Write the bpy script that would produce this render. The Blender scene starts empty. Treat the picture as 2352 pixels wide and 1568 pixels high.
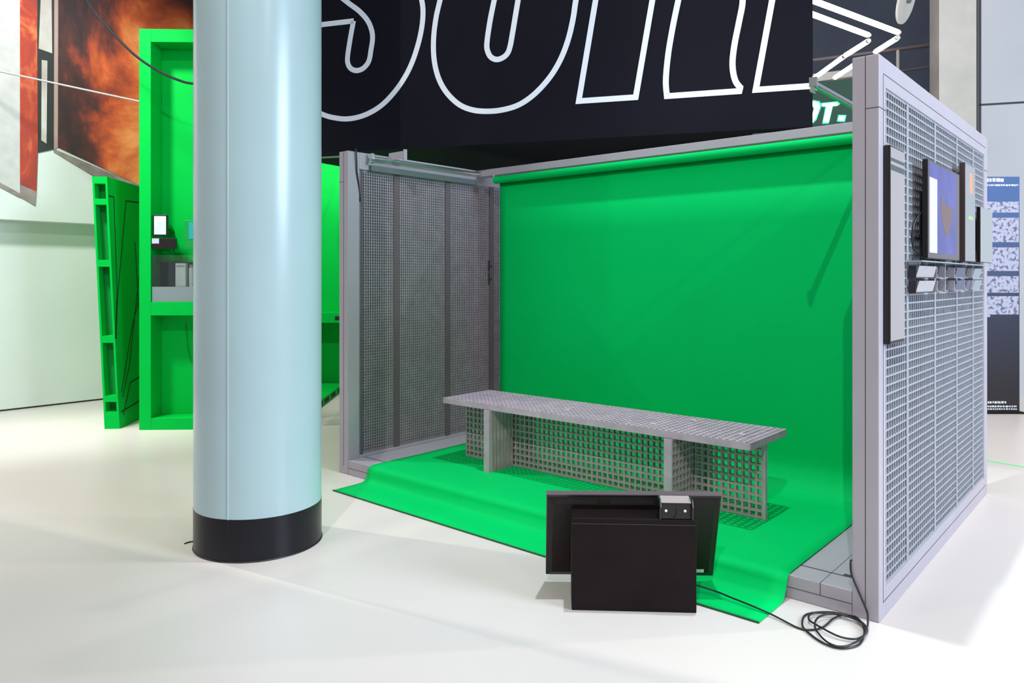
import bpy, bmesh, math, random
from mathutils import Vector, Matrix
random.seed(4)
SC = bpy.context.scene
COL = SC.collection
PI = math.pi

# ------------------------------------------------------------------ camera
FPX = 1727.0
cam_d = bpy.data.cameras.new('camera'); cam = bpy.data.objects.new('camera', cam_d); COL.objects.link(cam)
cam.location = (0, 0, 1.5); cam.rotation_euler = (PI/2, 0, 0)
cam_d.sensor_width = 36; cam_d.lens = FPX/2352*36
cam_d.shift_y = -(784-640)/2352
cam_d.clip_start = 0.05; cam_d.clip_end = 200
cam_d.dof.use_dof = False
SC.camera = cam
SC.view_settings.view_transform = 'Standard'; SC.view_settings.look = 'None'
SC.view_settings.gamma = 1; SC.view_settings.exposure = 0.0
SC.view_settings.use_curve_mapping = False
# ------------------------------------------------------------------ world and lights
W = bpy.data.worlds.new('world'); SC.world = W; W.use_nodes = True
bg = W.node_tree.nodes['Background']; bg.inputs[0].default_value = (0.94, 0.95, 1.0, 1); bg.inputs[1].default_value = 0.36

def look(o, tgt):
    d = Vector(tgt)-o.location; o.rotation_euler = d.to_track_quat('-Z', 'Y').to_euler()
def area(loc, tgt, sx, sy, power, color):
    l = bpy.data.lights.new('area_light', 'AREA'); l.shape = 'RECTANGLE'; l.size = sx; l.size_y = sy
    l.energy = power; l.color = color
    o = bpy.data.objects.new('area_light', l); COL.objects.link(o); o.location = loc; look(o, tgt); return o
def spot(loc, tgt, power, color, ang=60, rad=0.08, blend=.5):
    l = bpy.data.lights.new('spot_light', 'SPOT'); l.energy = power; l.color = color
    l.spot_size = math.radians(ang); l.spot_blend = blend; l.shadow_soft_size = rad
    o = bpy.data.objects.new('spot_light', l); COL.objects.link(o); o.location = loc; look(o, tgt); return o
WARM = (1.0, .90, .80); COOL = (.68, .84, 1.0); NEUT = (1.0, .97, .93)
spot((-1.5, -4, 9), (0.5, 4.7, .5), 1600, (1.0, .95, .88), 75, .035, .6)
spot((1.0, 3.8, 8.5), (1.15, 4.3, 0), 1500, (.84, .93, 1.0), 47, .08, .7)
spot((3.4, -3, 6.5), (1.0, 4.8, .6), 260, WARM, 60, .05, .7)
spot((-4.5, 1.0, 6.2), (1.5, 5.0, .4), 170, WARM, 60, .05, .7)
spot((-6.0, 6.5, 7.0), (-3.2, 5.6, 0), 800, NEUT, 60, .05, .6)
spot((6.6, 6.2, 7.0), (4.9, 7.4, 0), 620, WARM, 64, .05, .7)
spot((7.0, 4.0, 6.5), (3.6, 3.6, 0), 520, WARM, 85, .06, .7)
spot((-4.8, 6.0, 7.0), (-3.5, 6.1, 0), 480, WARM, 46, .06, .7)  # unseen spot added to brighten the floor left of the column
spot((-2.3, 8.3, 3.8), (-2.1, 10.1, 1.5), 300, NEUT, 95, .15, .6)  # unseen lamp added to brighten the green panels behind the column
area((7.4, -0.6, 4.0), (2.5, 4.3, 1.2), 3.0, 3.0, 720, COOL)
spot((-4.6, 5.0, 6.0), (-5.2, 9.0, 1.7), 1150, (.97, 1.0, .97), 76, .3, .6)
spot((-2.6, 4.6, 6.4), (-3.3, 8.4, 1.9), 20, (.97, 1.0, .97), 34, .3, .7)
area((3.5, 7.8, 6.4), (6.5, 9.5, 1.0), 2.5, 2.5, 60, NEUT)

# ------------------------------------------------------------------ materials
MATS = {}
def mat(name, col, rough=.6, metal=0, var=0, scale=6, bump=0, bscale=60, emit=None, estr=0, col2=None, spec=.5, coat=0, trans=0, alpha=1):
    if name in MATS: return MATS[name]
    m = bpy.data.materials.new(name); m.use_nodes = True; nt = m.node_tree; n = nt.nodes; L = nt.links
    b = n['Principled BSDF']
    b.inputs['Base Color'].default_value = (*col, 1); b.inputs['Roughness'].default_value = rough
    b.inputs['Metallic'].default_value = metal; b.inputs['Specular IOR Level'].default_value = spec
    b.inputs['Coat Weight'].default_value = coat
    if trans: b.inputs['Transmission Weight'].default_value = trans
    if alpha < 1: b.inputs['Alpha'].default_value = alpha
    tc = n.new('ShaderNodeTexCoord')
    c2 = col2 or tuple(min(1, c*(1-var)) for c in col)
    if var or col2:
        nz = n.new('ShaderNodeTexNoise'); nz.inputs['Scale'].default_value = scale; nz.inputs['Detail'].default_value = 6
        L.new(tc.outputs['Object'], nz.inputs['Vector'])
        r = n.new('ShaderNodeValToRGB'); r.color_ramp.elements[0].position = .35; r.color_ramp.elements[1].position = .65
        r.color_ramp.elements[0].color = (*col, 1); r.color_ramp.elements[1].color = (*c2, 1)
        L.new(nz.outputs['Fac'], r.inputs['Fac']); L.new(r.outputs['Color'], b.inputs['Base Color'])
    if bump:
        nb = n.new('ShaderNodeTexNoise'); nb.inputs['Scale'].default_value = bscale; nb.inputs['Detail'].default_value = 4
        L.new(tc.outputs['Object'], nb.inputs['Vector'])
        bp = n.new('ShaderNodeBump'); bp.inputs['Strength'].default_value = bump; bp.inputs['Distance'].default_value = .01
        L.new(nb.outputs['Fac'], bp.inputs['Height']); L.new(bp.outputs['Normal'], b.inputs['Normal'])
    if emit:
        b.inputs['Emission Color'].default_value = (*emit, 1); b.inputs['Emission Strength'].default_value = estr
    MATS[name] = m; return m
M = dict(
 floor=mat('pale_resin_floor', (.72, .668, .635), .33, var=.05, scale=.9, bump=.02, bscale=3, spec=.35),
 wall=mat('white_wall_paint', (.70, .74, .71), .5, var=.04, scale=1.5),
 wallr=mat('white_wall_panel', (.56, .57, .61), .6, var=.04, scale=1.2),
 beige=mat('beige_plaster', (.62, .59, .54), .7, var=.1, scale=4),
 navy=mat('blue_grey_wall', (.14, .17, .25), .7, var=.15, scale=2),
 frame=mat('grey_lavender_powder_coat', (.42, .39, .45), .42, var=.05, scale=3),
 groove=mat('dark_groove', (.05, .045, .055), .7),
 grate=mat('grey_moulded_grating', (.35, .375, .43), .5, var=.1, scale=30),
 lining=mat('grey_lining_grating', (.31, .275, .32), .5, var=.15, scale=9),
 seatm=mat('galvanised_grating', (.56, .45, .57), .5, .0, var=.2, scale=12),
 legm=mat('grey_grating_panel', (.48, .38, .43), .55, var=.12, scale=20),
 green=mat('chroma_green_cloth', (.0, .56, .125), .6, var=.03, scale=2, spec=.05),
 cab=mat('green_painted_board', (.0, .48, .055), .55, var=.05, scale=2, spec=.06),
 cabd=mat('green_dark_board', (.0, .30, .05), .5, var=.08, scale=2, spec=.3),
 black=mat('black_board', (.011, .006, .0065), .5, var=.3, scale=5, spec=.15),
 blackg=mat('black_gloss_plastic', (.012, .010, .010), .25, spec=.5),
 blackm=mat('black_matt_panel', (.007, .007, .014), .7, var=.2, scale=1, spec=.12),
 white=mat('white_vinyl_lettering', (.82, .86, .95), .5),
 colm=mat('pale_blue_green_gloss_paint', (.40, .54, .58), .26, var=.04, scale=2, spec=.5, bump=.01, bscale=8),
 colb=mat('black_column_band', (.006, .006, .010), .32, spec=.3),
 alu=mat('brushed_aluminium', (.62, .66, .70), .28, 1.0),
 chrome=mat('chrome', (.8, .8, .8), .12, 1.0),
 rail=mat('dark_steel_rail', (.16, .13, .13), .5, .3),
 cable=mat('black_cable_rubber', (.015, .016, .022), .35),
 tape=mat('green_floor_tape', (.15, .80, .30), .5),
 card=mat('white_card', (.72, .71, .72), .5),
 dark=mat('dark_recess', (.01, .012, .01), .8),
 lens=mat('white_sensor_dot', (.8, .78, .75), .3),
 tube=mat('led_tube', (1, 1, 1), .5, emit=(1, .97, .93), estr=14),
 gled=mat('green_led', (.05, .6, .25), .5, emit=(.02, 1, .32), estr=1.6),
 wled=mat('white_green_led', (.8, 1, .9), .5, emit=(.75, 1, .85), estr=6),
)

# ------------------------------------------------------------------ builders
class MB:
    def __init__(s): s.v = []; s.f = []; s.mi = []; s.sm = []
    def add(s, vs, fs, mi=0, smooth=False):
        k = len(s.v); s.v += [tuple(v) for v in vs]; s.f += [tuple(i+k for i in f) for f in fs]
        s.mi += [mi]*len(fs); s.sm += [smooth]*len(fs)
    def box(s, x0, x1, y0, y1, z0, z1, mi=0):
        if x0 > x1: x0, x1 = x1, x0
        if y0 > y1: y0, y1 = y1, y0
        if z0 > z1: z0, z1 = z1, z0
        s.add([(x0,y0,z0),(x1,y0,z0),(x1,y1,z0),(x0,y1,z0),(x0,y0,z1),(x1,y0,z1),(x1,y1,z1),(x0,y1,z1)],
              [(0,3,2,1),(4,5,6,7),(0,1,5,4),(1,2,6,5),(2,3,7,6),(3,0,4,7)], mi)
    def prism(s, pts, ext, mi=0):          # polygon pts (3-D) extruded by vector ext
        n = len(pts); e = Vector(ext); p = [Vector(q) for q in pts]
        s.add(p+[q+e for q in p], [tuple(range(n))[::-1], tuple(range(n, 2*n))]+[(i, (i+1) % n, n+(i+1) % n, n+i) for i in range(n)], mi)
    def cyl(s, a, b, r, seg=16, mi=0, r2=None, smooth=True):
        a = Vector(a); b = Vector(b); d = (b-a).normalized(); u = d.orthogonal().normalized(); w = d.cross(u)
        r2 = r if r2 is None else r2; vs = []
        for k in range(seg):
            t = 2*PI*k/seg; o = u*math.cos(t)+w*math.sin(t); vs.append(a+o*r)
        for k in range(seg):
            t = 2*PI*k/seg; o = u*math.cos(t)+w*math.sin(t); vs.append(b+o*r2)
        s.add(vs, [(k, (k+1) % seg, seg+(k+1) % seg, seg+k) for k in range(seg)], mi, smooth)
        s.add(vs[:seg], [tuple(range(seg))[::-1]], mi); s.add(vs[seg:], [tuple(range(seg))], mi)
    def tube(s, pts, r, seg=8, mi=0):
        p = [Vector(q) for q in pts]; rings = []; u = None
        for i, q in enumerate(p):
            d = (p[min(i+1, len(p)-1)]-p[max(i-1, 0)]).normalized()
            u = (u - d*u.dot(d)).normalized() if u is not None and (u-d*u.dot(d)).length > 1e-5 else d.orthogonal().normalized()
            w = d.cross(u); rings.append([q+(u*math.cos(2*PI*k/seg)+w*math.sin(2*PI*k/seg))*r for k in range(seg)])
        vs = [v for rg in rings for v in rg]; fs = []
        for i in range(len(p)-1):
            for k in range(seg): fs.append((i*seg+k, i*seg+(k+1) % seg, (i+1)*seg+(k+1) % seg, (i+1)*seg+k))
        s.add(vs, fs, mi, True)
        s.add(rings[0], [tuple(range(seg))[::-1]], mi); s.add(rings[-1], [tuple(range(seg))], mi)
    def build(s, name, mats, parent=None, bevel=0, loc=None, rotz=0):
        me = bpy.data.meshes.new(name); me.from_pydata(s.v, [], s.f)
        mats = mats if isinstance(mats, (list, tuple)) else [mats]
        for m in mats: me.materials.append(m)
        me.polygons.foreach_set('material_index', s.mi); me.polygons.foreach_set('use_smooth', s.sm)
        me.update()
        bm = bmesh.new(); bm.from_mesh(me); bmesh.ops.recalc_face_normals(bm, faces=bm.faces); bm.to_mesh(me); bm.free()
        o = bpy.data.objects.new(name, me); COL.objects.link(o)
        if parent: o.parent = parent
        if loc: o.location = loc
        o.rotation_euler[2] = rotz if not parent else 0
        if bevel:
            b = o.modifiers.new('bevel', 'BEVEL'); b.width = bevel; b.segments = 2; b.limit_method = 'ANGLE'; b.angle_limit = .6
        return o
def tag(o, label=None, cat=None, group=None, kind=None):
    if label: o['label'] = label
    if cat: o['category'] = cat
    if group: o['group'] = group
    if kind: o['kind'] = kind
    return o
def thing(name, label, cat, loc=(0, 0, 0), rotz=0, group=None):
    o = bpy.data.objects.new(name, None); COL.objects.link(o); o.location = loc; o.rotation_euler = (0, 0, rotz)
    o.empty_display_size = .1
    return tag(o, label, cat, group)
def one(mb, part, mats, parent, **k): return mb.build(part, mats, parent, **k)
def boxp(name, m, parent, x0, x1, y0, y1, z0, z1, bevel=0):
    b = MB(); b.box(x0, x1, y0, y1, z0, z1); return b.build(name, m, parent, bevel)
def catmull(P, n=8):
    P = [Vector(p) for p in P]; out = []
    for i in range(len(P)-1):
        a = P[max(i-1, 0)]; b = P[i]; c = P[i+1]; d = P[min(i+2, len(P)-1)]
        for k in range(n):
            t = k/n; out.append(.5*((2*b)+(c-a)*t+(2*a-5*b+4*c-d)*t*t+(3*b-a-3*c+d)*t**3))
    out.append(P[-1]); return out

# ------------------------------------------------------------------ the hall
TH = math.radians(41.0); CT, ST = math.cos(TH), math.sin(TH)
AX, AY = 1.599, 3.275                    # the booth's front right corner
def bw(x, y, z=0): return (AX + x*CT + y*ST, AY - x*ST + y*CT, z)   # booth frame (x right, y back) to world
f_ = MB(); f_.add([(-16,-10,0),(18,-10,0),(18,18,0),(-16,18,0)], [(0,1,2,3)]); f_.build('floor', M['floor'])['kind'] = 'structure'
# left wall: lower wall, and the upper wall that stands forward of it over a soffit
WL = (-5.784, 8.493); wd = Vector((ST, CT, 0)); wn = Vector((CT, -ST, 0))   # along, and into the hall
def wl(a, off, z): p = Vector((WL[0], WL[1], 0))+wd*a+wn*off; return (p.x, p.y, z)
def wbox(mb, a0, a1, o0, o1, z0, z1, mi=0):
    mb.prism([wl(a0,o0,z0), wl(a1,o0,z0), wl(a1,o1,z0), wl(a0,o1,z0)], (0,0,z1-z0), mi)
b = MB(); wbox(b, -5, 6, -.3, 0, .02, 2.16); b.build('wall_left', M['wall'])['kind'] = 'structure'
b = MB(); wbox(b, -5, 6, -.3, -.02, 0, .02); b.build('baseboard_left', M['groove'])['kind'] = 'structure'
b = MB(); wbox(b, -5, 6, -.3, .22, 2.16, 6.5); b.build('wall_left_upper', M['wall'])['kind'] = 'structure'
# far wall behind everything, blue grey
def fdir(a, off, z, o=(6.05, 9.75)):      # the frontal walls run along (-3.28, 1)
    d = Vector((3.28, -1, 0)).normalized(); n = Vector((-1, -3.28, 0)).normalized()
    p = Vector((o[0], o[1], 0))+d*a+n*off; return (p.x, p.y, z)
def fbox(mb, a0, a1, o0, o1, z0, z1, mi=0, o=(6.05, 9.75)):
    mb.prism([fdir(a0,o0,z0,o), fdir(a1,o0,z0,o), fdir(a1,o1,z0,o), fdir(a0,o1,z0,o)], (0,0,z1-z0), mi)
b = MB(); fbox(b, -14, 3, -.3, 0, 0, 9, o=(7.5, 13.0)); b.build('wall_back', M['navy'])['kind'] = 'structure'
b = MB(); fbox(b, 0, 7, -.3, 0, 0, 9)
b.build('wall_right', M['wallr'])['kind'] = 'structure'
b = MB(); fbox(b, 0, 7, 0, .004, 3.74, 3.765); fbox(b, .0, .03, 0, .004, 0, 9); fbox(b, 2.4, 2.42, 0, .004, 0, 9)
b.build('trim_1', M['groove'])['kind'] = 'structure'
b = MB(); fbox(b, -.46, -.03, -.5, .02, 0, 9); b.build('trim_2', M['beige'])['kind'] = 'structure'
# unseen slab added over the viewer's side, shaped to shade the near floor
b = MB(); e0 = Vector((-2.075,-.05,0)); dr = Vector((2.3,-1.105,0)).normalized(); nb = Vector((dr.y,-dr.x,0))
if nb.y > 0: nb = -nb
q = [e0-dr*9, e0+dr*5, e0+dr*5+nb*2.6, e0-dr*9+nb*2.6]
b.prism([(p.x,p.y,4.5) for p in q], (0,0,.3)); b.build('ceiling', M['wall'])['kind'] = 'structure'

# ------------------------------------------------------------------ round column
COLX, COLY, CR = -1.452, 4.315, .348
t = thing('round_column', 'thick round pale blue-green column with a black band at its foot', 'column', (COLX, COLY, 0))
b = MB(); b.cyl((0,0,.228), (0,0,7.5), CR, 96); b.build('shaft', M['colm'], t)
b = MB(); b.cyl((0,0,.0), (0,0,.228), CR+.001, 96); b.build('base_band', M['colb'], t)
sa = math.atan2(-1.0, (530-1176)/FPX*-1)   # seam faces the viewer, left of centre
sd = Vector((-.3740*4.0-COLX, 4.0-COLY, 0)).normalized()
b = MB(); p = sd*(CR+.0005); b.cyl((p.x,p.y,.228),(p.x,p.y,7.5), .0045, 8); b.build('seam', M['colm'], t)
b = MB(); b.cyl((p.x,p.y,.0),(p.x,p.y,.228), .0035, 8); b.build('base_seam', M['colb'], t)
b = MB(); b.tube([(CR*math.cos(a)*1.004, CR*math.sin(a)*1.004, .003) for a in [k*2*PI/72 for k in range(73)]], .005, 6); b.build('sealant_ring', M['cable'], t)
p0 = Vector((-.355, -.02, 0))
b = MB(); b.tube([p0+Vector((.01,0,.03)), p0+Vector((0,-.005,.006)), p0+Vector((-.03,-.02,.004)), p0+Vector((-.045,-.045,.003))], .004, 6)
b.build('loose_seal_end', M['cable'], t)

# ------------------------------------------------------------------ the booth
RZ = -TH
booth = thing('exhibition_booth', 'open grey steel booth with grating side walls around the green screen', 'booth', (AX, AY, 0), RZ)
S_L = -3.894; Hb = 2.482; DB = 2.63; PW = .112
def post(x0, x1, y0, y1, outer):
    b = MB(); b.box(x0, x1, y0, y1, 0, Hb); o = b.build('post', M['frame'], booth, .004)
    g = MB(); xm = (x0+x1)/2; yf = y0-.0012 if y0 < 1 else y1+.0012
    g.box(xm-.0015, xm+.0015, yf, y0+.002 if y0 < 1 else y1-.002, .06, Hb-.001)
    xs = (xm, x1) if outer > 0 else (x0, xm)
    g.box(xs[0], xs[1], yf, yf+.002 if y0 < 1 else yf-.002, Hb-.235, Hb-.232)
    xo = x1 if outer > 0 else x0
    g.box(xo-.0012, xo+.0012, y0+.0, y1, Hb-.235, Hb-.232)
    g.build('joint_line', M['groove'], o)
    return o
post(-PW, 0, 0, .107, 1); post(S_L, S_L+PW, 0, .107, -1)
post(-PW, 0, DB-.107, DB, 1); post(S_L, S_L+PW, DB-.107, DB, -1)
for x0, x1 in ((-PW, 0), (S_L, S_L+PW)):
    xo = x1 if x1 == 0 else x0; sg = 1 if x1 == 0 else -1
    r = boxp('top_rail', M['frame'], booth, x0, x1, .107, DB-.107, 2.352, Hb, .003)
    g = MB(); g.box(xo-.001*sg, xo+.0012*sg, .06, DB-.06, 2.405, 2.4075); g.box(xo-.001*sg, xo+.0012*sg, .06, .0625, .07, 2.4); g.build('joint_line', M['groove'], r)
    r = boxp('bottom_rail', M['frame'], booth, x0, x1, .107, DB-.107, 0, .128, .003)
    g = MB(); g.box(xo-.001*sg, xo+.0012*sg, .06, DB-.06, .07, .0725); g.build('joint_line', M['groove'], r)
def grating(mb, axis, p0, p1, z0, z1, c0, c1, pitch=.0405, t1=.007, t2=.007, border=.012):
    """axis 'y': panel in the y-z plane, thickness c0..c1 in x. axis 'x': in the x-z plane."""
    def bx(a0, a1, zz0, zz1, cc0, cc1):
        if axis == 'y': mb.box(cc0, cc1, a0, a1, zz0, zz1)
        else: mb.box(a0, a1, cc0, cc1, zz0, zz1)
    n = max(1, round((p1-p0)/pitch)); m = max(1, round((z1-z0)/pitch))
    for i in range(n+1):
        a = p0+(p1-p0)*i/n; w = (border if i in (0, n) else t1)/2
        bx(max(p0, a-w), min(p1, a+w), z0, z1, c0, c1)
    for j in range(m+1):
        z = z0+(z1-z0)*j/m; w = (border if j in (0, m) else t2)/2
        bx(p0, p1, max(z0, z-w), min(z1, z+w), c0-.0005, c1+.0005)
SEAMS = [.107, .498, 1.077, 1.644, 2.147, DB-.107]
for k in range(5):
    a, c = SEAMS[k], SEAMS[k+1]
    for x0, x1 in ((-.033, -.008), (S_L+.008, S_L+.033)):
        b = MB(); grating(b, 'y', a, c, .128, 2.352, x0, x1, t2=.008, border=.02, t1=.008)
        b.build('grating_panel', M['grate'], booth)
    for x0, x1 in ((-.098, -.076), (S_L+.066, S_L+.090)):
        b = MB(); grating(b, 'y', a, c, .128, 2.352, x0, x1, pitch=.0225, t2=.006, border=.03, t1=.011)
        b.build('lining_grating', M['lining'], booth)
for k in (1, 2, 3, 4):
    b = MB(); b.box(-.010, -.0045, SEAMS[k]-.014, SEAMS[k]+.014, .128, 2.352); b.build('joining_strip', M['grate'], booth)
    b = MB(); b.box(S_L+.088, S_L+.096, SEAMS[k]-.028, SEAMS[k]+.028, .11, 2.352); b.build('joining_strip', mat('brown_grey_strip', (.13,.10,.115), .6), booth)
b = MB(); b.box(S_L+.088, S_L+.096, .135, .155, .11, 2.352); b.build('joining_strip', MATS['brown_grey_strip'], booth)
# raised floor of the booth
pl = boxp('platform', M['frame'], booth, S_L+PW+.001, -PW-.001, .001, DB-.12, 0, .11, .004)
g = MB()
g.box(S_L+PW, -PW, -.0003, .003, .051, .0535)
g.box(-3.806, -.16, .150, .160, .1095, .1106); g.box(-3.806, -3.798, .16, .50, .1095, .1106); g.box(-.20, -.16, .16, .185, .1095, .1108)
g.box(-.2515, -.2490, .001, 1.3, .1098, .1106); g.box(-.252, -.2495, -.0004, .001, .051, .11)
g.build('floor_slot', M['groove'], pl)
# cross beam that carries the roll, top stiffeners
boxp('cross_beam', M['frame'], booth, S_L+PW, -PW, 1.41, 1.52, 2.418, 2.478, .003)
boxp('back_rail', M['frame'], booth, S_L+PW, -PW, DB-.1, DB-.01, 2.40, Hb, .003)
b = MB(); b.box(S_L+PW, S_L+PW+.20, .40, .404, 2.45, 2.51); b.box(S_L+PW+.19, S_L+PW+.20, .39, .42, 2.44, 2.52); b.build('corner_bracket', M['frame'], booth)
# aluminium tubes along both side walls
for x, nm in ((S_L+PW+.055, 'l'), (-.345, 'r')):
    tb = MB(); tb.box(x-.016, x+.016, .19, 1.40, 2.428, 2.455)
    tt = tb.build('aluminium_track', M['alu'], booth, .008)
    e = MB(); e.box(x-.018, x+.018, .175, .195, 2.43, 2.475); e.cyl((x, .17, 2.412), (x, .20, 2.412), .014, 12); e.build('end_bracket', M['chrome'], tt)
b = MB(); b.box(S_L+PW+.006, S_L+PW+.03, .20, 1.4, 2.345, 2.39); b.build('lower_track', mat('dull_green_grey_metal', (.16,.20,.20), .4, .5), booth)
b = MB(); b.tube([(S_L+PW+.02, .06, 2.50), (S_L+PW+.016, .07, 2.40), (S_L+PW+.01, .075, 2.33), (S_L+PW+.004, .10, 2.22), (S_L+PW-.01, .12, 2.1)], .006, 6)
b.build('cable', M['cable'], booth)
for z in (1.62, 1.50):
    b = MB(); b.box(S_L+.094, S_L+.100, 1.60, 1.615, z-.05, z+.05); b.box(S_L+.094, S_L+.102, 1.60, 1.64, z-.015, z+.005); b.build('wall_clip', M['cable'], booth)

# green screen: roll, hanging sheet sweeping out over platform and floor
gs = thing('green_screen', 'chroma green backdrop hanging from a roll and sweeping over platform and floor', 'backdrop', (AX, AY, 0), RZ)
b = MB(); b.cyl((-3.535, 1.405, 2.372), (-.37, 1.405, 2.372), .032, 32); b.build('roll', M['green'], gs)
for x0, x1 in ((-3.56,-3.535), (-.37,-.345)):
    b = MB(); b.cyl((x0,1.405,2.372),(x1,1.405,2.372), .012, 12); x = (x0+x1)/2; b.box(x-.006, x+.006, 1.395, 1.415, 2.372, 2.417); b.build('roll_bracket', M['chrome'], gs)
prof = [(1.432, 2.36), (1.432, 1.9), (1.432, 1.4), (1.432, .9), (1.43, .5), (1.425, .34)]
for k in range(1, 13):
    a = PI/2*k/12; R = .20; prof.append((1.425-R+R*math.cos(a), .1165+.20-R*math.sin(a)+.0))
prof += [(1.0,.1168), (.8,.1165), (.5,.1165), (.2,.1167), (.06,.1175), (.03,.117), (.01,.1155), (-.006,.111), (-.018,.103), (-.026,.092), (-.031,.078), (-.035,.06), (-.040,.042), (-.048,.027), (-.060,.016), (-.078,.009), (-.105,.0055), (-.18,.0045), (-.26,.0045), (-.335,.0045)]
NX = 40; xs = [-3.505+(3.505-.392)*i/NX for i in range(NX+1)]
vs = []
for (y, z) in prof:
    for i, x in enumerate(xs):
        fx = i/NX; yy, zz = y, z
        if y < -.03 and z < .06: yy = y - .012*math.sin(fx*2.2)   # the loose apron is not quite straight
        if y < -.05: zz = z+.0012*math.sin(fx*17)**2
        if .15 < y < 1.2 and z < .2: zz += .0012*math.sin(fx*11+y*9)
        vs.append((x, yy, zz))
fs = []
for j in range(len(prof)-1):
    for i in range(NX): fs.append((j*(NX+1)+i, j*(NX+1)+i+1, (j+1)*(NX+1)+i+1, (j+1)*(NX+1)+i))
b = MB(); b.add(vs, fs, 0, True); sh = b.build('sheet', M['green'], gs)
so = sh.modifiers.new('solid', 'SOLIDIFY'); so.thickness = .0025; so.offset = 0
b = MB(); b.tube([(x, -.337-.012*math.sin((i/NX)*2.2), .0055) for i, x in enumerate(xs)], .0045, 6); b.build('hem', mat('dark_green_hem', (.0,.10,.03), .7), gs)

# ------------------------------------------------------------------ bench
bench = thing('grating_bench', 'long low bench of grey grating panels standing on the green sheet', 'bench', bw(-2.0, .70, .1185), RZ)
def lb(x, y): return x+2.0, y-.70         # booth coordinates to bench coordinates
ZT = .6-.1185
x0, y0 = lb(-3.19, .44); x1, y1 = lb(-.775, .955)
b = MB(); n = 60; m = 13
for i in range(n+1):
    x = x0+(x1-x0)*i/n; b.box(max(x0, x-.0085), min(x1, x+.0085), y0, y1, ZT-.04, ZT)
for j in range(m+1):
    y = y0+(y1-y0)*j/m; b.box(x0, x1, max(y0, y-.0085), min(y1, y+.0085), ZT-.04, ZT-.0005)
for q_ in ((x0,x1,y0-.004,y0+.004),(x0,x1,y1-.004,y1+.004),(x0-.004,x0+.004,y0,y1),(x1-.004,x1+.004,y0,y1)): b.box(*q_, ZT-.0402, ZT+.0003)
b.build('seat', M['seatm'], bench)
pz = ZT-.0405
def legpanel(axis, p0, p1, c0, c1):
    b = MB(); grating(b, axis, p0, p1, 0, pz, c0, c1, pitch=.043, t1=.0125, t2=.0125, border=.024); return b.build('leg_panel', M['legm'], bench)
xa, ya = lb(-3.19, .682); xb, yb = lb(-.80, .706)
legpanel('x', xa, xb, ya, yb)
for xc in (-2.745, -1.29):
    x_, y_ = lb(xc, .42)
    if xc < -2:          # the left one shows solid upright ribs
        b = MB(); n_ = 7; w_ = (ya-.001-y_)/n_
        b.box(x_+.008, x_+.042, y_, ya-.001, 0, pz)
        for k in range(n_): b.box(x_, x_+.05, y_+w_*k+.004, y_+w_*(k+1)-.004, 0, pz)
        b.build('leg_panel', M['legm'], bench)
    else: legpanel('y', y_, ya-.001, x_, x_+.05)
    legpanel('y', yb+.001, lb(0, .95)[1], x_+.002, x_+.048)
    b = MB(); b.box(x_-.001, x_+.051, y_-.008, y_, 0, pz); b.build('edge_strip', M['seatm'], bench)
b = MB(); b.box(xb, xb+.012, ya-.002, yb+.002, 0, pz); b.build('edge_strip', M['seatm'], bench)
for (x, y) in ((-2.15,.62),(-1.45,.56),(-1.32,.83),(-.90,.62)):
    cx, cy = lb(x, y); b = MB(); b.box(cx-.018, cx+.018, cy-.008, cy+.008, ZT, ZT+.006); b.cyl((cx,cy,ZT+.006),(cx,cy,ZT+.011), .007, 10)
    b.build('panel_clip', M['card'], bench, .002)

# ------------------------------------------------------------------ box, television and sensor
vx = Vector((.5581, -.031, 0)).normalized(); rzb = math.atan2(vx.y, vx.x)
bxo = thing('cardboard_box', 'matt black box standing on the white floor in front of the green sheet', 'box', (.270, 3.404, 0), rzb)
b = MB(); b.box(0, .559, 0, .165, 0, .418); b.build('carton', M['black'], bxo, .004)
b = MB(); b.box(.002, .557, -.0008, 0, .3925, .3938); b.build('lid_line', mat('worn_edge', (.10,.085,.08), .7), bxo)
tv = thing('television', 'flat black television leaning face-away against the back of the black box', 'television', (.576, 3.70, .045), rzb*.4)
tv.rotation_euler[0] = math.atan2(.165, .44)
hw = .41; hh = .47
b = MB(); b.box(-hw, hw, -.004, .022, 0, hh); b.build('casing', M['blackg'], tv, .004)
b = MB(); b.prism([(-hw+.03,-.004,.03), (hw-.03,-.004,.03), (hw-.05,-.022,.06), (-hw+.05,-.022,.06)], (0,.0001,0))
back = [(-hw+.006,-.004,.006),(hw-.006,-.004,.006),(hw-.006,-.004,hh-.01),(-hw+.006,-.004,hh-.01)]
front = [(-hw+.03,-.018,.03),(hw-.03,-.018,.03),(hw-.03,-.018,hh-.045),(-hw+.03,-.018,hh-.045)]
b = MB(); b.add(back+front, [(0,1,5,4),(1,2,6,5),(2,3,7,6),(3,0,4,7),(4,5,6,7),(0,3,2,1)])
b.build('back_cover', mat('brown_black_plastic', (.012,.008,.007), .4, spec=.25), tv)
b = MB(); b.box(-hw-.001, hw+.001, -.006, .024, hh, hh+.004); b.build('bezel_edge', mat('grey_bezel', (.16,.13,.14), .3, .4), tv)
b = MB(); b.box(-hw+.02, hw-.02, .022, .0235, .02, hh-.02); b.build('screen', M['blackg'], tv)
for (xs0, xe) in ((-hw+.045, -hw+.235), (-hw+.30, -hw+.50), (hw-.12, hw-.04)):
    b = MB()
    for k in range(70):
        x = xs0+.006*k
        if x < xe: b.prism([(x,-.0085,hh-.022),(x+.003,-.0085,hh-.022),(x+.003,-.0165,hh-.042),(x,-.0165,hh-.042)], (0,-.0008,.0004))
    b.build('vent', M['dark'], tv)
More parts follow.
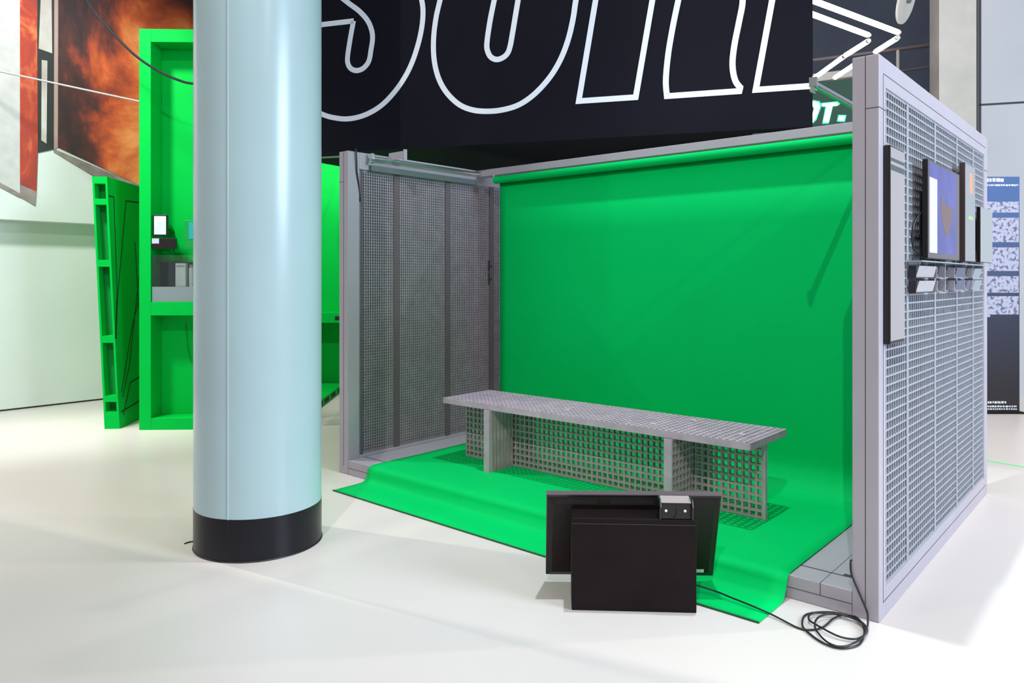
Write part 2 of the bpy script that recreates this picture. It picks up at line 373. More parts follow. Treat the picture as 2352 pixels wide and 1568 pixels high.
for q_ in ((.262,.302,.045,.062), (.322,.358,.034,.052), (.303,.313,.042,.047)):
    b = MB(); b.box(q_[0],q_[1],-.0195,-.018,q_[2],q_[3]); b.build('sticker', mat('pale_sticker', (.55,.60,.55), .5), tv)
sen = thing('depth_sensor', 'small black sensor block with two light dots on top of the black box', 'camera', (.672+.066, 3.375, .4185), rzb)
b = MB(); oc = []
for k in range(13):
    a = PI*k/12; oc.append((-.078+.006*abs(math.cos(a)), .0+.03-.033*math.cos(a), 0))
b.box(-.067, .067, .008, .075, 0, .074); b.build('housing', M['blackg'], sen, .003)
for s_ in (-1, 1):
    b = MB(); b.prism([(s_*.067,-.0,.0),(s_*.067,.08,.0),(s_*.067,.08,.088),(s_*.067,.012,.088),(s_*.067,-.006,.055)], (s_*.009,0,0)); b.build('end_cheek', M['blackg'], sen, .002)
b = MB(); b.prism([(-.066,.002,.0745),(.066,.002,.0745),(.066,.07,.0875),(-.066,.07,.0875)], (0,0,.001)); b.build('top_plate', mat('pinkish_worn_plate', (.40,.33,.33), .5), sen)
for x in (-.045, .040):
    b = MB(); b.cyl((x,.0085,.038),(x,.006,.038), .0062, 14); b.build('light_dot', M['lens'], sen)
b = MB(); b.tube([(.0,.006,.06),(.004,.0,.04),(-.002,.0,.018),(-.012,.002,.004)], .0018, 6); b.build('thin_cable', M['cable'], sen)

# power cable with its coil
CP = [(.80,3.62,.13),(.86,3.56,.10)]
def fp(u, v, z=.006): t = (1.5-z)*FPX/(v-640); return ((u-1176)/FPX*t, t, z)
pts = [(.72,3.615,.10),(.82,3.585,.06), fp(1640,1356,.03), fp(1680,1372,.024), fp(1730,1392,.02), fp(1775,1412,.012), fp(1830,1440), fp(1860,1446), fp(1890,1440,.008), fp(1915,1420,.010), fp(1940,1412,.010),
       fp(1968,1420,.008), fp(1985,1445), fp(1975,1478), fp(1935,1488), fp(1895,1478), fp(1860,1455), fp(1843,1435), fp(1850,1412), fp(1885,1405,.012), fp(1930,1408,.016), fp(1975,1425,.014), fp(1992,1448,.012), fp(1970,1466,.012), fp(1930,1462,.014),
       fp(1885,1440,.016), fp(1858,1422,.016), fp(1866,1408,.018), fp(1900,1408,.018), fp(1950,1416,.018), fp(1985,1436,.018), fp(1982,1462,.018), fp(1940,1484,.014), fp(1900,1474,.014), fp(1872,1440,.018), fp(1882,1416,.020), fp(1920,1409,.022), fp(1965,1416,.022),
       fp(1990,1440,.022)]
pts += [fp(1993,1412,.03), (1.54,3.20,.10), (1.50,3.20,.17)]
pts = pts[:-2]+[bw(-.052,-.014,.06), bw(-.085,-.012,.13), bw(-.112,-.010,.19), bw(-.118,.0,.24), bw(-.122,.03,.235)]
b = MB(); b.tube(catmull(pts, 10), .0042, 8)
o = b.build('power_cable', M['cable']); tag(o, 'black power cable running from the television to a loose coil on the white floor', 'cable')

# ------------------------------------------------------------------ overhead sign block with outline letters
FL = Vector((-2.156,7.025,0)); FR = Vector((2.270,5.674,0)); sdv = (FR-FL).normalized(); bk = Vector((.5,.86,0)).normalized()
sg = thing('overhead_sign_block', 'huge black overhead block with white outlined italic capitals', 'sign', (FL.x, FL.y, 2.65))
b = MB(); Wd = (FR-FL)
b.prism([(0,0,0), tuple(Wd), tuple(Wd+Vector((.29,.957,0))*4.6), tuple(bk*5.0)], (0,0,3.6)); b.build('block', M['blackm'], sg)
def sp(cx, cy):                            # a point of the face plane
    u = 730+cx/2.0103; v = cy/2.0103; rx, rz = (u-1176)/FPX, -(v-640)/FPX
    n = Vector((sdv.y, -sdv.x, 0)); t = FL.dot(n)/(rx*n.x+1*n.y)
    return Vector((rx*t, t, 1.5+rz*t)) - Vector((FL.x, FL.y, 2.65))
def ribbon(mb, P, w=.046, smooth=False, closed=False):
    P = [sp(*p) for p in P]
    nf = Vector((sdv.y, -sdv.x, 0)).normalized()
    if nf.y > 0: nf = -nf
    Lp = []; Rp = []; N = len(P)
    for i in range(N):
        a = P[(i-1) % N] if (closed or i > 0) else None; c = P[(i+1) % N] if (closed or i < N-1) else None
        d1 = (P[i]-a).normalized() if a is not None else None; d2 = (c-P[i]).normalized() if c is not None else None
        if d1 is None: d1 = d2
        if d2 is None: d2 = d1
        t = (d1+d2)
        t = t.normalized() if t.length > 1e-4 else d1
        nr = nf.cross(t).normalized(); k = w/2/max(.35, nr.dot(nf.cross(d1).normalized()))
        Lp.append(P[i]+nr*k); Rp.append(P[i]-nr*k)
    e = nf*.004
    for i in range(N if closed else N-1):
        j = (i+1) % N
        mb.prism([Lp[i], Lp[j], Rp[j], Rp[i]], e)
def mir(P, sgn=1): return P
def sm(P, n=5): return [(q.x, q.y) for q in catmull([(x, y, 0) for x, y in P], n)]
letters = []
T = -560
def letter(polys):
    b = MB()
    for P in polys: ribbon(b, P)
    b.build('letter_outline', M['white'], sg)
# S
S_out = sm([(400,-250),(450,-120),(480,0),(486,60),(480,130),(462,210),(435,290),(400,360),(350,430),(290,490),(220,530),(150,548),(90,546),(22,528),(-60,480),(-130,400),(-165,300),(-170,200),(-160,135)])
S_in = [(-160,135),(165,97)]+sm([(165,97),(150,180),(138,260),(140,295),(155,318),(182,326),(212,314),(236,282),(246,230),(253,180),(249,140),(230,95),(190,50),(130,5),(20,-90),(-60,-190),(-90,-300),(-60,-420),(60,-530),(220,-570),(360,-530),(410,-430),(400,-330),(380,-300),(210,-290),(205,-350),(180,-390),(140,-380),(125,-330),(160,-270),(260,-200),(400,-250)])[1:]
letter([S_out, [(-160,135),(165,97)], S_in[1:]])
letter([[(690,T),(640,-300)]+sm([(640,-300),(565,0),(545,90),(535,180),(536,260),(548,330),(572,392),(610,445),(660,487),(720,509),(785,514),(850,508),(920,488),(982,450),(1040,395),(1090,330),(1130,255),(1160,170),(1180,80),(1192,0),(1230,-220)])[1:]+[(1290,T),(1030,T),(925,0)]+sm([(925,0),(915,60),(900,150),(888,215),(875,248),(852,268),(825,275),(800,264),(785,238),(781,200),(795,100),(815,0)])[1:]+[(920,T),(690,T)]])
letter([[(1283,0),(1205,467),(1468,449),(1545,0),(1560,-70),(1660,-80),(1665,0)]+sm([(1665,0),(1640,120),(1618,250),(1607,370),(1612,444)])[1:]+[(1946,421)]+sm([(1950,404),(1930,378),(1918,335),(1915,280),(1925,200),(1945,100),(1962,0),(1950,-100),(1990,-230),(1990,-400),(1930,-520),(1800,T)])+[(1385,T),(1283,0)]])
ex = 2283
letter([[(2200,T),(2098,0),(2022,415),(ex,397)]])
for (ca, cb) in (((-60,706),(70,703)), ((1990,608),(2140,603))):
    b = MB()
    a_ = sp(ca[0], ca[1]); c_ = sp(cb[0], cb[1]); 
    a_ = sdv*((a_).dot(sdv))+bk*.13; c_ = sdv*((c_).dot(sdv))+bk*.13
    b.cyl((a_.x,a_.y,-.012),(c_.x,c_.y,-.012), .012, 8)
    b.build('soffit_strip', mat('dull_strip', (.35,.42,.36), .5), sg)

# green led sign behind the booth
ls = thing('led_text_sign', 'dark sign panel with glowing green and white LED characters OT.', 'sign', (3.05, 7.3, 3.0), 0)
ls.rotation_euler[2] = -math.atan2(1, 3.28)
b = MB(); b.box(-.235, .62, 0, .06, -.14, .42); b.build('panel', mat('dark_green_panel', (.01,.06,.035), .5), ls)
b = MB()
for k, (s0, m_, off) in enumerate(((1.0, 'gled', 0), )): pass
def glyph(name, polys, dx, grow, y, m_):
    b = MB()
    for P in polys:
        cx = sum(p[0] for p in P)/len(P); cz = sum(p[1] for p in P)/len(P)
        Q = []
        for (x, z) in P:
            d = Vector((x-cx, z-cz)); L = d.length or 1; Q.append(((x-.07)*.86+.06+dx+d.x/L*grow, y, .02+z*.87+d.y/L*grow))
        b.prism(Q, (0, -.003, 0))
    return b.build(name, M[m_], ls)
sl = .05
Ostroke = [[(0,.02),(.05,0),(.09,.05),(.13,.17),(.12,.22),(.055,.24),(.02,.23),(.05,.20),(.07,.16),(.045,.06)],]
Tg = [[(.155,.205),(.30,.21),(.325,.19),(.315,.175),(.26,.175),(.225,0),(.165,0),(.205,.175),(.16,.175)]]
Dot = [[(.325,.01),(.38,.005),(.392,.055),(.335,.058)]]
for P in (Ostroke, Tg, Dot):
    glyph('led_halo', P, -.17, .016, -.001, 'gled'); glyph('led_character', P, -.17, .0, -.005, 'wled')  # larger green copy behind each character imitates the LED glow

# zigzag of led tubes
TZ = 4.2
def tubepx(u, v): t = (TZ-1.5)*FPX/(640-v); return ((u-1176)/FPX*t, t, TZ)
segs = [((1853,-4),(2062,74)),((1853,28),(1993,80)),((2060,88),(2012,118)),((1993,95),(1942,127)),((1938,130),(1862,185)),((1960,150),(1918,178))]
wh = ['longest LED tube of the ceiling zigzag, nearest the top edge', 'long LED tube just below the longest one', 'short LED tube right of the bend, outer row', 'short LED tube right after the inner bend', 'LED tube of the zigzag ending at the black sign block', 'short LED tube seen just above the grey post']
for (a, c), w_ in zip(segs, wh):
    A_ = Vector(tubepx(*a)); B_ = Vector(tubepx(*c)); mid = (A_+B_)/2
    t = thing('led_tube_light', w_, 'light', mid, 0, 'LED tubes hung in a zigzag')
    b = MB(); b.cyl(A_-mid, B_-mid, .028, 14); b.build('tube', M['tube'], t)
    d = (B_-A_).normalized(); b = MB(); b.cyl(A_-mid-d*.03, A_-mid, .026, 12); b.build('end_cap', M['beige'], t); b = MB(); b.cyl(B_-mid, B_-mid+d*.03, .026, 12); b.build('end_cap', M['beige'], t)
# gallery railing behind the tubes
rt = thing('gallery_railing', 'dark railing with a thin post on the gallery behind the LED tubes', 'railing', (5.0, 10.9, 4.0))
def rp(u, v, Y): return Vector(((u-1176)/FPX*Y-5.0, Y-10.9, 1.5+(640-v)/FPX*Y-4.0))
b = MB(); b.cyl(rp(1800,147,11.2), rp(2135,104,10.7), .028, 10); b.build('handrail', M['rail'], rt)
b = MB(); b.cyl(rp(1800,200,11.2), rp(2135,154,10.7), .018, 10); b.build('lower_rail', M['rail'], rt)
b = MB(); b.cyl(rp(1800,250,11.2), rp(2135,205,10.7), .018, 10); b.build('lower_rail', M['rail'], rt)
for u in (2062,):
    b = MB(); b.cyl(rp(u,115,10.8), rp(u,240,10.8), .022, 10); b.build('railing_post', M['beige'], rt)
b = MB(); P0 = rp(1800,178,11.3); P1 = rp(1960,158,11.1); b.prism([P0, P1, P1-Vector((0,0,.30)), P0-Vector((0,0,.30))], (0,2.6,0)); b.build('gallery_edge', M['beige'], rt)
# cream disc
dt = thing('ceiling_disc', 'cream round disc on a dark stem near the top edge beside the LED tubes', 'lamp', (4.72, 9.0, 4.83))
b = MB(); ax = Vector((.70, -.62, -.30)).normalized(); b.cyl(-ax*.012, ax*.012, .27, 40); b.build('disc', M['beige'], dt, .004)
b = MB(); b.cyl(ax*.01, ax*.05, .03, 12); b.cyl(ax*.04, ax*.05+Vector((.35,0,.22)), .008, 8); b.build('stem', M['rail'], dt)

# ------------------------------------------------------------------ things mounted on the outside of the right booth wall
def onwall(name, label, cat, y, z, group=None): return thing(name, label, cat, bw(0.0, y, z), RZ, group)
t = onwall('portrait_screen', 'tall narrow portrait screen with a pale picture on the grating wall, nearest the post', 'screen', .183, 1.65)
b = MB(); b.box(.0005, .028, -.117, .117, -.44, .44); b.build('casing', M['blackg'], t, .003)
b = MB(); b.box(.028, .0292, -.112, .115, -.425, .432); b.build('display', mat('pale_screen_picture', (.20,.19,.20), .12, emit=(.40,.385,.40), estr=.5, spec=.3), t)  # reflection on the glossy screen, painted as a pale glowing sheet
for q_ in ((.33,.355),(.37,.385)):
    b = MB(); b.box(.0292, .0298, -.112, .115, q_[0], q_[1]); b.build('display_band', mat('dark_picture_band', (.05,.07,.075), .1), t)
t = onwall('picture_screen', 'screen showing a blue picture with a brown shield shape', 'screen', .98, 1.845)
b = MB(); b.box(.036, .060, -.375, .375, -.245, .245); b.build('casing', M['blackg'], t, .003)
b = MB(); b.box(.0015, .036, -.1, .1, -.1, .1); b.build('wall_mount', M['blackg'], t)
b = MB(); b.box(.060, .0612, -.37, .37, -.24, .24); b.build('bezel', mat('dark_bezel', (.10,.08,.09), .15), t)
b = MB(); b.box(.0612, .0618, -.345, .29, -.215, .232); b.build('display', mat('blue_screen_picture', (.03,.035,.13), .15, spec=.2, emit=(.085,.095,.36), estr=.5, col2=(.06,.06,.22)), t)
b = MB(); b.box(.0618, .0622, -.345, -.18, -.215, .16); b.build('display_band', mat('white_screen_band', (.5,.5,.5), .2, emit=(.50,.48,.54), estr=.45), t)  # white strip is a reflection painted onto the display
b = MB(); b.prism([(.0618,-.10,.085),(.0618,.02,.045),(.0618,.18,.04),(.0618,.19,-.0),(.0618,.09,-.11),(.0618,.03,-.125),(.0618,-.05,-.07),(.0618,-.10,0)], (.0006,0,0)); b.build('display_shield', mat('brown_screen_shape', (.09,.05,.05), .2, emit=(.10,.055,.06), estr=.7), t)
b = MB(); b.tube(catmull([(.036,-.33,0),(.02,-.42,-.05),(.008,-.45,-.12),(.01,-.42,-.20),(.036,-.34,-.235)],6), .005, 6); b.build('cable', M['cable'], t)
t = onwall('text_panel', 'tall grey panel with a brown side, one orange and one green mark', 'panel', 1.67, 1.88)
b = MB(); b.box(.030, .060, -.155, .155, -.28, .30); b.build('casing', mat('brown_side', (.05,.028,.028), .4), t, .003)
b = MB(); b.box(.0015, .030, -.1, .1, -.1, .1); b.build('wall_mount', M['blackg'], t)
b = MB(); b.box(.060, .0612, -.15, .15, -.275, .295); b.build('front', mat('grey_glass_front', (.30,.31,.33), .2), t)
b = MB(); b.box(.0612, .0618, -.02, .06, .13, .25); b.build('orange_mark', mat('orange_mark', (.8,.25,.15), .4, emit=(.7,.2,.12), estr=.5), t)
b = MB(); b.box(.0612, .0618, -.05, .07, -.025, -.008); b.build('green_mark', mat('green_mark', (.2,.8,.1), .4, emit=(.2,.8,.1), estr=.8), t)
t = onwall('small_panel', 'smaller grey panel reaching to the far post of the grating wall', 'panel', 2.21, 1.78)
b = MB(); b.box(.038, .060, -.215, .215, -.175, .175); b.build('casing', M['blackg'], t, .003)
b = MB(); b.box(.0015, .038, -.1, .1, -.1, .1); b.build('wall_mount', M['blackg'], t)
b = MB(); b.box(.060, .0615, -.213, .213, -.172, .172); b.build('front', mat('grey_front', (.34,.35,.36), .4), t)
t = onwall('clear_ledge', 'thin glass ledge under the screens on the grating wall', 'ledge', 1.30, 1.582)
b = MB(); b.box(.0015, .07, -.85, .93, 0, .006); b.build('glass', mat('pale_glass', (.45,.5,.55), .15, alpha=.75), t)
for y in (-.8, -.25, .3, .85):
    b = MB(); b.box(.0015,.05,y-.006,y+.006,-.014,0); b.build('ledge_bracket', M['alu'], t)
cards = [(.68,1.535,.36,'card'),(.67,1.462,.34,'card'),(1.00,1.535,.12,'dk'),(1.00,1.462,.10,'dk'),(1.17,1.535,.07,'dk'),(1.17,1.462,.06,'dk'),(1.50,1.535,.24,'bl'),(1.50,1.462,.24,'bl'),(1.72,1.535,.10,'dk'),(1.72,1.462,.10,'bl'),(2.02,1.535,.24,'gr'),(2.02,1.462,.24,'gr')]
cm = dict(card=mat('pale_grey_card', (.42,.40,.42), .5), dk=mat('dark_card', (.035,.028,.04), .3), bl=mat('blue_grey_card', (.10,.11,.18), .3), gr=mat('grey_card', (.30,.34,.36), .3))
cn = dict(card='white', dk='dark brown', bl='blue-grey', gr='pale grey')
od = {.68:'nearest the post', .67:'nearest the post', 1.0:'second from the near post', 1.17:'third from the near post', 1.50:'fourth from the near post', 1.72:'fifth from the near post', 2.02:'farthest from the near post'}
for (y, z, w, c) in cards:
    o_ = onwall('card_holder', '%s card in a holder, %s row below the ledge, %s' % (cn[c], 'upper' if z > 1.5 else 'lower', od[y]), 'card', y, z, 'card holders below the ledge')
    b = MB(); b.box(.0015, .034, -w/2-.012, -w/2, -.028, .028); b.box(.0015, .034, -w/2-.01, w/2, -.031, -.027); b.build('clip', cm['dk'] if c == 'card' else M['frame'], o_)
    b = MB(); b.prism([(.03,-w/2,-.028),(.03,w/2,-.028),(.045,w/2,.028),(.045,-w/2,.028)], (.002,0,0)); b.build('card', cm[c], o_)
    if c == 'card':
        b = MB(); b.cyl((.0475,-.02,.018),(.049,-.02,.018), .004, 8); b.build('pin', M['lens'], o_)

# ------------------------------------------------------------------ banner board on the right
bo = thing('banner_board', 'tall blue-black banner with rows of white print standing before the white wall', 'banner', (5.10, 8.40, 0), 0)
navyp = bpy.data.materials.new('banner_print'); navyp.use_nodes = True; nt = navyp.node_tree; B = nt.nodes['Principled BSDF']
tc = nt.nodes.new('ShaderNodeTexCoord'); sx = nt.nodes.new('ShaderNodeSeparateXYZ'); rp_ = nt.nodes.new('ShaderNodeValToRGB'); mr = nt.nodes.new('ShaderNodeMath'); mr.operation = 'DIVIDE'; mr.inputs[1].default_value = 2.64
nt.links.new(tc.outputs['Object'], sx.inputs[0]); nt.links.new(sx.outputs['Z'], mr.inputs[0]); nt.links.new(mr.outputs[0], rp_.inputs['Fac']); nt.links.new(rp_.outputs['Color'], B.inputs['Base Color'])
e = rp_.color_ramp.elements; e[0].color = (.012,.008,.012,1); e[0].position = .1; e[1].color = (.055,.12,.32,1); e[1].position = .9
k = e.new(.4); k.color = (.022,.025,.055,1); k = e.new(.6); k.color = (.045,.07,.16,1); B.inputs['Roughness'].default_value = .5
b = MB(); b.box(-.62, .57, 0, .04, .02, 2.64); b.build('printed_sheet', navyp, bo)
b = MB(); b.box(-.64, .59, -.06, .12, 0, .02); b.build('base', M['black'], bo)
pm = bpy.data.materials.new('speckled_print'); pm.use_nodes = True; nt = pm.node_tree; B = nt.nodes['Principled BSDF']
tc = nt.nodes.new('ShaderNodeTexCoord'); nz = nt.nodes.new('ShaderNodeTexNoise'); nz.inputs['Scale'].default_value = 26; r = nt.nodes.new('ShaderNodeValToRGB')
nt.links.new(tc.outputs['Object'], nz.inputs['Vector']); nt.links.new(nz.outputs['Fac'], r.inputs['Fac']); nt.links.new(r.outputs['Color'], B.inputs['Base Color'])
r.color_ramp.elements[0].position = .38; r.color_ramp.elements[0].color = (.10,.12,.22,1); r.color_ramp.elements[1].position = .5; r.color_ramp.elements[1].color = (.46,.46,.60,1)
def bz(v): return 1.5+(640-v)/FPX*8.4
b = MB()
rows = [(463,488,.57),(492,500,.18),(500,556,.57),(556,562,.1),(568,622,.57),(634,672,.57),(680,722,.57),(722,728,.25)]
for (v0, v1, xe) in rows: b.box(-.60, xe-.01, -.002, 0, bz(v1), bz(v0))
b.build('print_block', pm, bo)
b = MB(); random.seed(2)
for (z, h, xe, x0) in ((2.60,.05,.40,-.58),(2.545,.022,.56,-.58),(.12,.03,.42,-.25),(.075,.022,.54,-.58),(.045,.018,.54,-.58)):
    x = x0
    while x < xe:
        w = random.uniform(.012, .03)*(1.5 if h > .04 else 1); b.box(x, min(x+w, xe), -.002, 0, z-h*random.uniform(.3,.5), z+h*random.uniform(.35,.5)); x += w+random.uniform(.004,.010)
b.build('text_line', mat('white_print', (.75,.75,.80), .5), bo)
b = MB(); a0 = Vector((3.70,6.55,0)); a1 = Vector((4.40,5.30,0)); 
a0 = Vector(fp(2200,1046,0)); a1 = Vector(fp(2480,1094,0)); dd = (a1-a0).normalized(); nn = Vector((-dd.y,dd.x,0))*.02
b.prism([a0-nn+Vector((0,0,.0005)), a1-nn+Vector((0,0,.0005)), a1+nn+Vector((0,0,.0005)), a0+nn+Vector((0,0,.0005))], (0,0,.001)); o = b.build('floor_tape', M['tape']); tag(o, 'thin green tape line on the floor right of the booth', 'tape')

# ------------------------------------------------------------------ mural on the upper left wall
mt = thing('wall_mural', 'large rust red and black mural on the upper left wall', 'mural', wl(0, .22, 0), TH)
# thing frame: x' = ? build directly in world coordinates relative to the root
mt.rotation_euler = (0, 0, 0)
def mp(u, v):
    rx, rz = (u-1176)/FPX, (640-v)/FPX; o0 = Vector(wl(0,.22,0)); t = o0.dot(wn)/(rx*wn.x+wn.y)
    return Vector((rx*t, t, 1.5+rz*t)) - o0
def mpoly(mb, P, th, mi=0): mb.prism([mp(*p) for p in P], wn*th, mi)
def flame(name, scale, stops, dist=1.5, grad=None):
    m = bpy.data.materials.new(name); m.use_nodes = True; nt = m.node_tree; B = nt.nodes['Principled BSDF']; B.inputs['Roughness'].default_value = .6; B.inputs['Specular IOR Level'].default_value = .2
    tc = nt.nodes.new('ShaderNodeTexCoord'); n1 = nt.nodes.new('ShaderNodeTexNoise'); n1.inputs['Scale'].default_value = scale; n1.inputs['Detail'].default_value = 9; n1.inputs['Distortion'].default_value = dist; n1.inputs['Roughness'].default_value = .62
    g = nt.nodes.new('ShaderNodeMapping'); g.inputs['Scale'].default_value = (1,1,.6)
    nt.links.new(tc.outputs['Object'], g.inputs['Vector']); nt.links.new(g.outputs['Vector'], n1.inputs['Vector'])
    r = nt.nodes.new('ShaderNodeValToRGB'); nt.links.new(n1.outputs['Fac'], r.inputs['Fac']); nt.links.new(r.outputs['Color'], B.inputs['Base Color'])
    if grad:
        dp = nt.nodes.new('ShaderNodeVectorMath'); dp.operation = 'DOT_PRODUCT'; dp.inputs[1].default_value = wd; nt.links.new(tc.outputs['Object'], dp.inputs[0])
        mr = nt.nodes.new('ShaderNodeMapRange'); mr.inputs['From Min'].default_value = grad[0]; mr.inputs['From Max'].default_value = grad[1]; mr.inputs['To Min'].default_value = grad[2]; mr.inputs['To Max'].default_value = grad[3]
        ad = nt.nodes.new('ShaderNodeMath'); ad.operation = 'ADD'; nt.links.new(dp.outputs['Value'], mr.inputs['Value']); nt.links.new(mr.outputs['Result'], ad.inputs[0]); nt.links.new(n1.outputs['Fac'], ad.inputs[1]); nt.links.new(ad.outputs[0], r.inputs['Fac'])
    e = r.color_ramp.elements; e[0].position, e[0].color = stops[0][0], (*stops[0][1], 1); e[1].position, e[1].color = stops[-1][0], (*stops[-1][1], 1)
    for p, c in stops[1:-1]: k = e.new(p); k.color = (*c, 1)
    return m
FM = flame('flame_mural_paint', .9, [(.37,(.05,.032,.032)), (.44,(.10,.04,.035)), (.49,(.30,.06,.035)), (.55,(.62,.12,.04)), (.62,(.85,.30,.09)), (.72,(.95,.62,.38))], .35, grad=(mp(140,200).dot(wd), mp(330,200).dot(wd), -.10, .09))
FS = flame('flame_strip_paint', 1.6, [(.35,(.25,.05,.05)), (.5,(.42,.06,.035)), (.62,(.75,.20,.08)), (.72,(.40,.33,.33))])
ST_ = mat('printed_stone_edge', (.33,.27,.25), .7, var=.35, scale=8)
b = MB(); mpoly(b, [(-160,-60),(45,-60),(45,444),(-160,333)], .012); b.build('grey_field', mat('printed_concrete', (.56,.55,.53), .7, var=.12, scale=9), mt)
b = MB(); mpoly(b, [(-160,333),(45,444),(45,454),(-160,345)], .012); mpoly(b, [(45,424),(83,440),(80,472),(45,452)], .014); mpoly(b, [(123,342),(317,424),(445,470),(445,478),(317,429),(220,408),(123,349)], .012); b.build('stone_edge', ST_, mt)
b = MB(); mpoly(b, [(45,-60),(84,-60),(86,345),(83,440),(45,424)], .014); b.build('red_strip', FS, mt)
b = MB(); mpoly(b, [(86,-60),(124,-60),(123,343),(86,351)], .010); b.build('dark_opening', mat('printed_door_dark', (.025,.028,.025), .6), mt)
b = MB(); mpoly(b, [(95,-60),(117,-60),(119,123),(88,112)], .013); mpoly(b, [(95,138),(108,140),(106,330),(94,322)], .013); b.build('pale_pane', mat('printed_pane', (.60,.57,.52), .6, col2=(.30,.24,.20), scale=1.5), mt)
b = MB(); mpoly(b, [(124,-60),(133,-60),(132,338),(123,343)], .012); b.build('pink_edge', mat('printed_pink_edge', (.42,.28,.25), .6), mt)
b = MB(); mpoly(b, [(133,-60),(600,-60),(600,490),(445,470),(317,424),(132,338)], .012); b.build('red_field', FM, mt)

# ------------------------------------------------------------------ green cabinet booth on the left
gc = thing('green_cabinet', 'tall bright green exhibition cabinet with niches, behind the column', 'cabinet', (-3.70, 7.46, 0), math.radians(2.0))
CW = 1.47
def gp(name, x0, x1, y0, y1, z0, z1, m_='cab', bev=.003, parent=None): return boxp(name, M[m_], parent or gc, x0, x1, y0, y1, z0, z1, bev)
gp('side_panel', 0, .115, 0, .62, 0, 3.98)
gp('top_panel', .115, CW, 0, .62, 3.85, 3.98)
gp('base_panel', .115, 1.2, 0, .62, 0, .115)
gp('counter', .115, 1.2, 0, .62, 1.135, 1.27)
gp('back_panel', .115, 1.2, .25, .62, .115, 3.85)
gp('end_panel', 1.08, 1.2, 0, .25, .115, 3.85)
# open part behind the column
pf = MB(); R0 = (1.20, -.02); 
pf.box(-.0, 1.53, .62, 2.72, .0, .095); pl2 = pf.build('platform', M['cab'], gc, .003)
for y in (.70, 1.05, 1.40, 1.78, 2.2):
    pf = MB(); pf.box(1.528, 1.532, y, y+.24, .025, .075); pf.build('platform_slot', M['dark'], pl2)
gp('rear_panel', -.0, 2.6, 2.72, 2.84, 0, 3.98)
sh_ = gp('shelf', .6, 2.4, 2.20, 2.72, .93, 1.06)
pf = MB(); pf.box(1.49, 1.80, 2.198, 2.202, .965, 1.015); pf.build('shelf_slot', M['dark'], sh_)
b = MB(); b.tube(catmull([(.36,.243,1.05),(.39,.242,.75),(.44,.24,.62),(.49,.242,.72),(.52,.243,1.05)], 8), .004, 6); b.build('hanging_cable', M['cabd'], gc)
# tablets and brackets inside the niche
t = thing('wall_tablet', 'small lit tablet in a dark frame in the green niche, left one', 'screen', (-3.497, 7.50, 2.03), math.radians(2))
b = MB(); b.box(-.07, .07, -.03, 0, -.105, .105); b.build('frame', M['blackg'], t, .003)
b = MB(); b.box(-.02, .02, 0, .20, -.02, .02); b.build('mount_arm', M['cabd'], t)
b = MB(); b.box(-.058, .058, -.032, -.03, -.09, .092); b.build('display', mat('tablet_picture', (.5,.55,.75), .2, emit=(.40,.45,.72), estr=.8, col2=(.35,.4,.6)), t)
t = thing('wall_tablet', 'dim teal tablet in the green niche next to the column', 'screen', (-3.14, 7.50, 1.98), math.radians(2))
b = MB(); b.box(-.12, .12, -.03, 0, -.10, .10); b.build('frame', M['cabd'], t, .003)
b = MB(); b.box(-.02, .02, 0, .20, -.02, .02); b.build('mount_arm', M['cabd'], t)
b = MB(); b.box(-.07, .11, -.032, -.03, -.085, .085); b.build('display', mat('teal_picture', (.02,.25,.25), .2, emit=(.0,.22,.22), estr=.6), t)
t = thing('device_bracket', 'black reflective strip with a pale end below the lit tablet', 'bracket', (-3.462, 7.50, 1.85), math.radians(2))
b = MB(); b.box(-.115, .12, -.03, 0, -.052, .052); b.build('plate', M['blackg'], t, .002)
b = MB(); b.box(-.02, .02, 0, .20, -.02, .02); b.build('mount_arm', M['cabd'], t)
b = MB(); b.box(-.114, -.045, -.032, -.03, -.0, .05); b.build('pale_end', mat('pale_lilac', (.4,.4,.6), .3, emit=(.35,.35,.6), estr=.6), t)
t = thing('device_bracket', 'dark green strip below the teal tablet next to the column', 'bracket', (-3.12, 7.50, 1.835), math.radians(2))
b = MB(); b.box(-.12, .14, -.03, 0, -.045, .045); b.build('plate', M['cabd'], t, .002)
b = MB(); b.box(-.02, .02, 0, .20, -.02, .02); b.build('mount_arm', M['cabd'], t)
# glass vitrine
vt = thing('display_case', 'glass display case with a grey plinth standing on the green counter', 'display case', (-3.58, 7.475, 1.27), math.radians(2))
b = MB(); b.box(0, .93, .0, .21, 0, .15); b.build('plinth', mat('grey_plinth', (.20,.26,.27), .45), vt, .002)
b = MB(); b.box(.004, .926, .195, .205, .15, .40); b.build('mirror_back', mat('dark_mirror', (.08,.09,.10), .05, .8), vt)
gm = mat('clear_glass', (.9,1,.97), .02, trans=1.0)
for q_ in ((0,.93,0,.004,.15,.46), (0,.004,.004,.206,.15,.46), (.926,.93,.004,.206,.15,.46), (0,.93,0,.21,.46,.465)):
    b = MB(); b.box(*q_); b.build('glass_pane', gm, vt)
t = thing('white_carton', 'upright white carton lit inside the display case', 'carton', (-3.375, 7.54, 1.421), 0)
b = MB(); b.box(0, .10, 0, .07, 0, .235); b.build('body', M['card'], t, .002)
b = MB(); b.box(.012, .092, -.002, 0, .2, .212); b.build('printed_band', mat('print_grey', (.3,.3,.32), .5), t)
t = thing('white_bottle', 'pale narrow tube standing beside the white carton in the case', 'bottle', (-3.235, 7.59, 1.421), 0)
b = MB(); b.cyl((0,0,0),(0,0,.19), .025, 20); b.build('body', M['card'], t); b = MB(); b.cyl((0,0,.19),(0,0,.225), .02, 20); b.build('cap', mat('grey_cap', (.35,.33,.36), .4), t)
